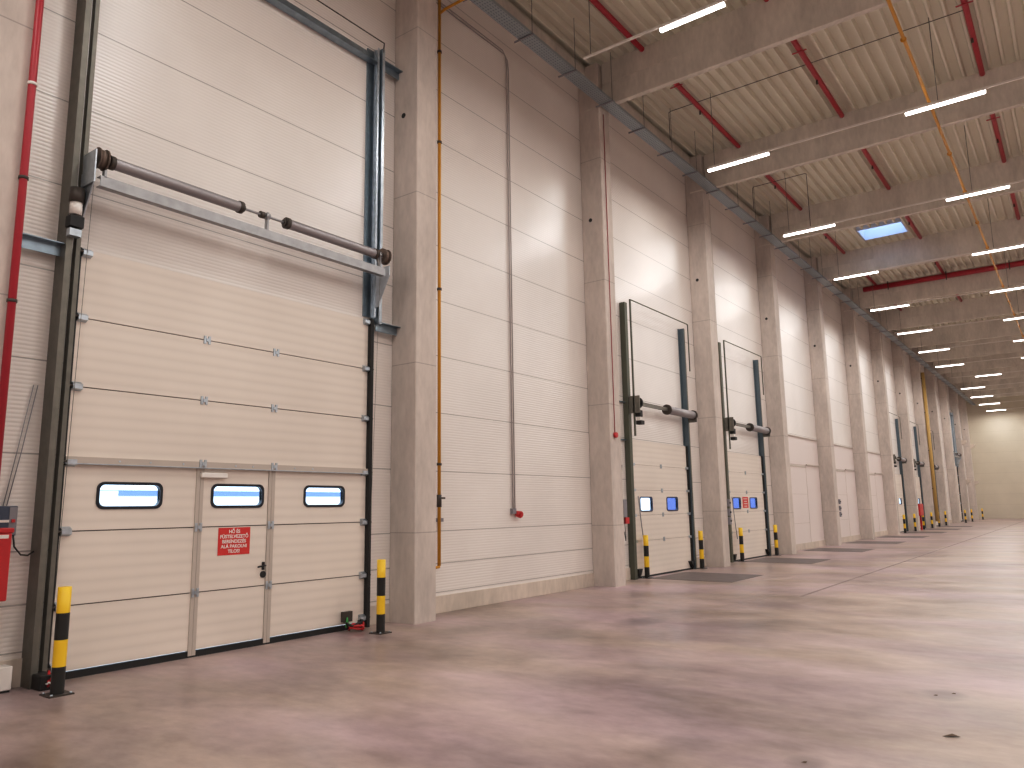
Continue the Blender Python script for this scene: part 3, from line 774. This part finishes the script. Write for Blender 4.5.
for k, nm in ((7, 'third dock door'), (8, 'red-cabinet dock door'), (9, 'dock door past the thick yellow pipe')):
    spots += [(.45, CY(k)+2.3, 'yellow-black bollard by the near edge of the ' + nm), (.45, CY(k)+5.45, 'yellow-black bollard by the far edge of the ' + nm)]
spots += [(.8, CY(11)+1.1, 'yellow-black bollard by the near edge of the far tall door'),
          (.8, CY(11)+5.3, 'yellow-black bollard by the far edge of the far tall door'),
          (.8, CY(13)+1.2, 'yellow-black bollard closest to the end wall')]
for i, (x, y, lab) in enumerate(spots):
    o = proto if i == 0 else copy_tree(proto)
    o.location = (x, y, 0); o['label'] = lab; o['group'] = 'striped bollards along the wall'

# ------------------------------------------------------------------ things on the near wall
y = 2.815
t = thing('red_pipe', 'upright thin red pipe on the front of the column by the tall door', 'pipe', (.59, y, 0))
MB().cyl((.59, y, 0), (.59, y, 11.6), .036, 12).build('pipe', M['redpipe'], t)
for zz in (3.7, 4.95, 5.95, 7.6):
    MB().cyl((.59, y, zz-.015), (.59, y, zz+.015), .045, 12).build('pipe_clip', M['white'] if zz > 5 else M['darkmetal'], t)
t = thing('red_cabinet', 'red cabinet with a white strip hanging low by the tall sectional door', 'cabinet', (.16, 3.0, .85))
B('case', M['red'], t, .06, .26, 2.885, 3.12, .86, 1.50, bevel=.01)
B('label_strip', M['white'], t, .255, .262, 2.9, 3.09, 1.45, 1.485)
B('lid', M['red'], t, .05, .27, 2.884, 3.13, 1.50, 1.55, bevel=.01)
B('stand_pole', M['darkmetal'], t, .13, .16, 2.95, 2.98, 0, .86)
t = thing('door_controller', 'dark grey door control box with pale cable marks beside the tall track', 'control box', (.05, 3.1, 1.5))
B('case', M['bluebox'], t, 0, .09, 2.95, 3.215, 1.47, 1.76, bevel=.008)
B('front_panel', M['greybox'], t, .09, .096, 3.14, 3.21, 1.48, 1.75)
B('switch', M['white'], t, .09, .1, 3.02, 3.14, 1.60, 1.625)
B('switch', M['red'], t, .096, .11, 3.16, 3.19, 1.60, 1.63)
B('switch', M['red'], t, .096, .11, 3.16, 3.19, 1.51, 1.54)
c = thing('control_cable', 'thin dark cables from the control box to the tall track', 'cable', (.04, 3.2, 1.6))
MB().tube([(.03, 3.13, 1.76), (.03, 3.22, 2.3), (.03, 3.32, 3.0)], .005, 6).build('cable', M['greybox'], c)
MB().tube([(.03, 3.10, 1.76), (.03, 3.18, 2.3), (.03, 3.28, 3.0)], .005, 6).build('cable', M['greybox'], c)
MB().tube([(.05, 3.2, 1.5), (.06, 3.22, 1.36), (.07, 3.28, 1.28), (.08, 3.34, 1.27), (.09, 3.39, 1.31)], .009, 6).build('cable', M['blackpaint'], c)
t = thing('white_box', 'small pale box on the floor under the red cabinet', 'box', (.15, 3.0, 0))
B('body', M['white'], t, .03, .20, 2.9, 3.25, .02, .24, bevel=.01)
B('base', M['black'], t, .04, .19, 2.91, 3.24, 0, .02)
# straps at the foot of the tall door
t = thing('strap_bundle', 'tangled red and green straps on the floor by the tall door foot', 'strap', (.2, 7.5, 0))
def squig(cx, cy, n, rx, ry, h, seed):
    rnd = random.Random(seed); pts = []
    for i in range(n):
        a = i*.9+rnd.random()
        pts.append((cx+rx*math.cos(a)*rnd.uniform(.5, 1), cy+ry*math.sin(a)*rnd.uniform(.5, 1), .018+h*rnd.random()))
    return pts
MB().tube(squig(.30, 7.52, 14, .12, .12, .12, 1), .016, 6).build('red_strap', M['red'], t)
MB().tube(squig(.18, 7.47, 9, .05, .06, .16, 2), .013, 6).build('green_strap', M['green'], t)
MB().tube(squig(.26, 7.5, 12, .12, .14, .14, 3), .014, 6).build('black_strap', M['blackpaint'], t)
B('latch_block', M['darkmetal'], t, .07, .13, 7.42, 7.58, .12, .26)
t = thing('strap_bundle', 'small red and white strap end at the base of the near striped bollard', 'strap', (.45, 3.5, 0))
MB().tube(squig(.42, 3.52, 9, .08, .06, .16, 5), .012, 6).build('red_strap', M['red'], t)
MB().tube(squig(.42, 3.50, 8, .08, .05, .14, 6), .009, 6).build('white_strap', M['white'], t)

# control boxes and red button by the dock doors
ya = CY(2)+CW
t = thing('door_controller', 'grey door control box with red tag between the column and the first dock door', 'control box', (.3, ya+.2, 1.4))
B('case', M['greybox'], t, .14, .30, ya+.45, ya+.62, 1.42, 1.82, bevel=.01)
B('tag', M['red'], t, .2, .32, ya+.50, ya+.66, 1.28, 1.42)
MB().tube([(.28, ya+.5, 1.42), (.30, ya+.48, 1.2), (.29, ya+.52, .95), (.24, ya+.6, .9), (.2, ya+.62, 1.1)], .008, 6).build('cable', M['blackpaint'], t)
MB().tube([(.2, ya+.55, 1.82), (.2, ya+.56, 2.2), (.2, ya+.62, 2.6)], .008, 6).build('cable', M['blackpaint'], t)
yq = CY(2)+.19
t = thing('alarm_button', 'red alarm button on a thin drop cable on the column before the first dock door', 'alarm', (CX1, yq, 3.2))
MB().cyl((CX1, yq, 3.20), (CX1+.06, yq, 3.20), .06, 16).build('button', M['red'], t)
MB().tube([(CX1+.012, yq, 3.24), (CX1+.012, yq, 10.7)], .008, 6).build('cable', M['redpipe'], t)
for k, lab in ((3, 'dark switch boxes on the far side of the column before the second dock door'), (5, 'dark switch boxes on the far side of the column before the second closed-off bay')):
    y = CY(k)+CW
    t = thing('switch_box', lab, 'control box', (.4, y, 1.2))
    for i, zz in enumerate((1.62, 1.36, 1.12)):
        q = B('case', M['greybox'], t, CX1-.14, CX1+.05, y+.02, y+.15, zz, zz+.20, bevel=.008)
        MB().cyl((CX1+.05, y+.085, zz+.1), (CX1+.07, y+.085, zz+.1), .03, 12).build('knob', M['black'], q)
    MB().cyl((CX1-.04, y+.06, 1.82), (CX1-.04, y+.06, 10.7), .016, 8).build('conduit', M['offwhite'], t)
    MB().cyl((CX1-.04, y+.10, 1.82), (CX1-.04, y+.10, 10.7), .012, 8).build('conduit', M['offwhite'], t)
y = CY(4)+CW
t = thing('wall_switch', 'tiny dark switch on the wall at the first closed-off bay', 'switch', (.03, y+1.0, 1.5))
B('case', M['black'], t, 0, .05, y+.98, y+1.08, 1.34, 1.50)
y = CY(8)
t = thing('red_cabinet', 'red cabinet on legs beside the fourth dock door far down the wall', 'cabinet', (.3, y+1.2, .8))
B('case', M['red'], t, .3, .62, y+CW+.03, y+CW+1.2, .85, 1.55, bevel=.01)
B('door_panel', M['red'], t, .62, .63, y+CW+.08, y+CW+1.15, .9, 1.5)
B('leg', M['red'], t, .4, .5, y+CW+.1, y+CW+.2, 0, .85)
B('leg', M['red'], t, .4, .5, y+CW+1.0, y+CW+1.1, 0, .85)
# extra conduits along column far sides
for k in (2, 4, 6, 7):
    y = CY(k)+CW
    t = thing('wall_conduit', 'thin pale conduit past the column ' + CN[k], 'conduit', (.03, y+.3, .3), 'thin conduits beside the columns')
    MB().cyl((.03, y+.12, .3), (.03, y+.12, 10.9), .02, 8).build('conduit', M['offwhite'], t)
    for zz in (2, 4, 6, 8): B('clip', M['galvdull'], t, 0, .055, y+.09, y+.15, zz, zz+.03)
# leaf
LX, LY = 7.68, 6.52
LEAF = [(LX-.055, LY-.03, .004), (LX, LY-.02, .014), (LX+.06, LY+.02, .006), (LX, LY+.05, .012)]
lf = MB()
lf._add(LEAF, [(0, 1, 2, 3)])
tag(lf.build('dry_leaf', M['brown']), 'small dark dry leaf lying alone on the open concrete floor', 'leaf')

# small dark crumbs by the leaf
for i, (x, y) in enumerate(((7.40, 7.80), (7.52, 7.95), (6.98, 5.38))):
    cb = MB()
    cb._add([(x-.016, y-.02, .003), (x+.018, y-.014, .003), (x+.012, y+.025, .003), (x, y, .008)], [(0, 1, 3), (1, 2, 3), (2, 0, 3), (0, 2, 1)])
    tag(cb.build('dirt_crumb', M['brown']), ['tiny dark crumb on the floor behind the dry leaf', 'tiny dark crumb on the floor farthest behind the dry leaf', 'tiny dark crumb on the open floor in front of the dry leaf'][i], 'crumb', 'dark crumbs on the floor')

# ------------------------------------------------------------------ world
wd = bpy.data.worlds.new('World'); scn.world = wd; wd.use_nodes = True
t = wd.node_tree; bg = t.nodes['Background']
bg.inputs[0].default_value = (.66, .84, 1.0, 1); bg.inputs[1].default_value = 3.2

# ------------------------------------------------------------------ camera (solved from the photograph)
f, yaw, pitch, roll = 761.81, .6402815, .1611099, -.0148501
cy, sy = math.cos(yaw), math.sin(yaw)
F = Vector((-sy*math.cos(pitch), cy*math.cos(pitch), math.sin(pitch))); r = Vector((cy, sy, 0)); u = r.cross(F)
r2 = r*math.cos(roll)+u*math.sin(roll); u2 = -r*math.sin(roll)+u*math.cos(roll)
cam = bpy.data.cameras.new('camera'); co = bpy.data.objects.new('camera', cam); COL.objects.link(co)
cam.sensor_width = 36; cam.lens = f*36/1024; cam.clip_end = 400
m = Matrix((r2, u2, -F)).transposed().to_4x4(); m.translation = Vector((8.654, 0, 1.67)); co.matrix_world = m
scn.camera = co
scn.view_settings.view_transform = 'Standard'; scn.view_settings.look = 'None'
scn.view_settings.exposure = 0.0
scn.view_settings.use_curve_mapping = True
cv = scn.view_settings.curve_mapping.curves[3]
cv.points.new(.12, .098); cv.points.new(.60, .625)
scn.view_settings.curve_mapping.update()
scn.cycles.use_denoising = True; scn.cycles.use_light_tree = True
try: scn.cycles.denoising_prefilter = 'ACCURATE'
except Exception: pass
scn.cycles.max_bounces = 8; scn.cycles.diffuse_bounces = 5
scn.cycles.sample_clamp_indirect = 4
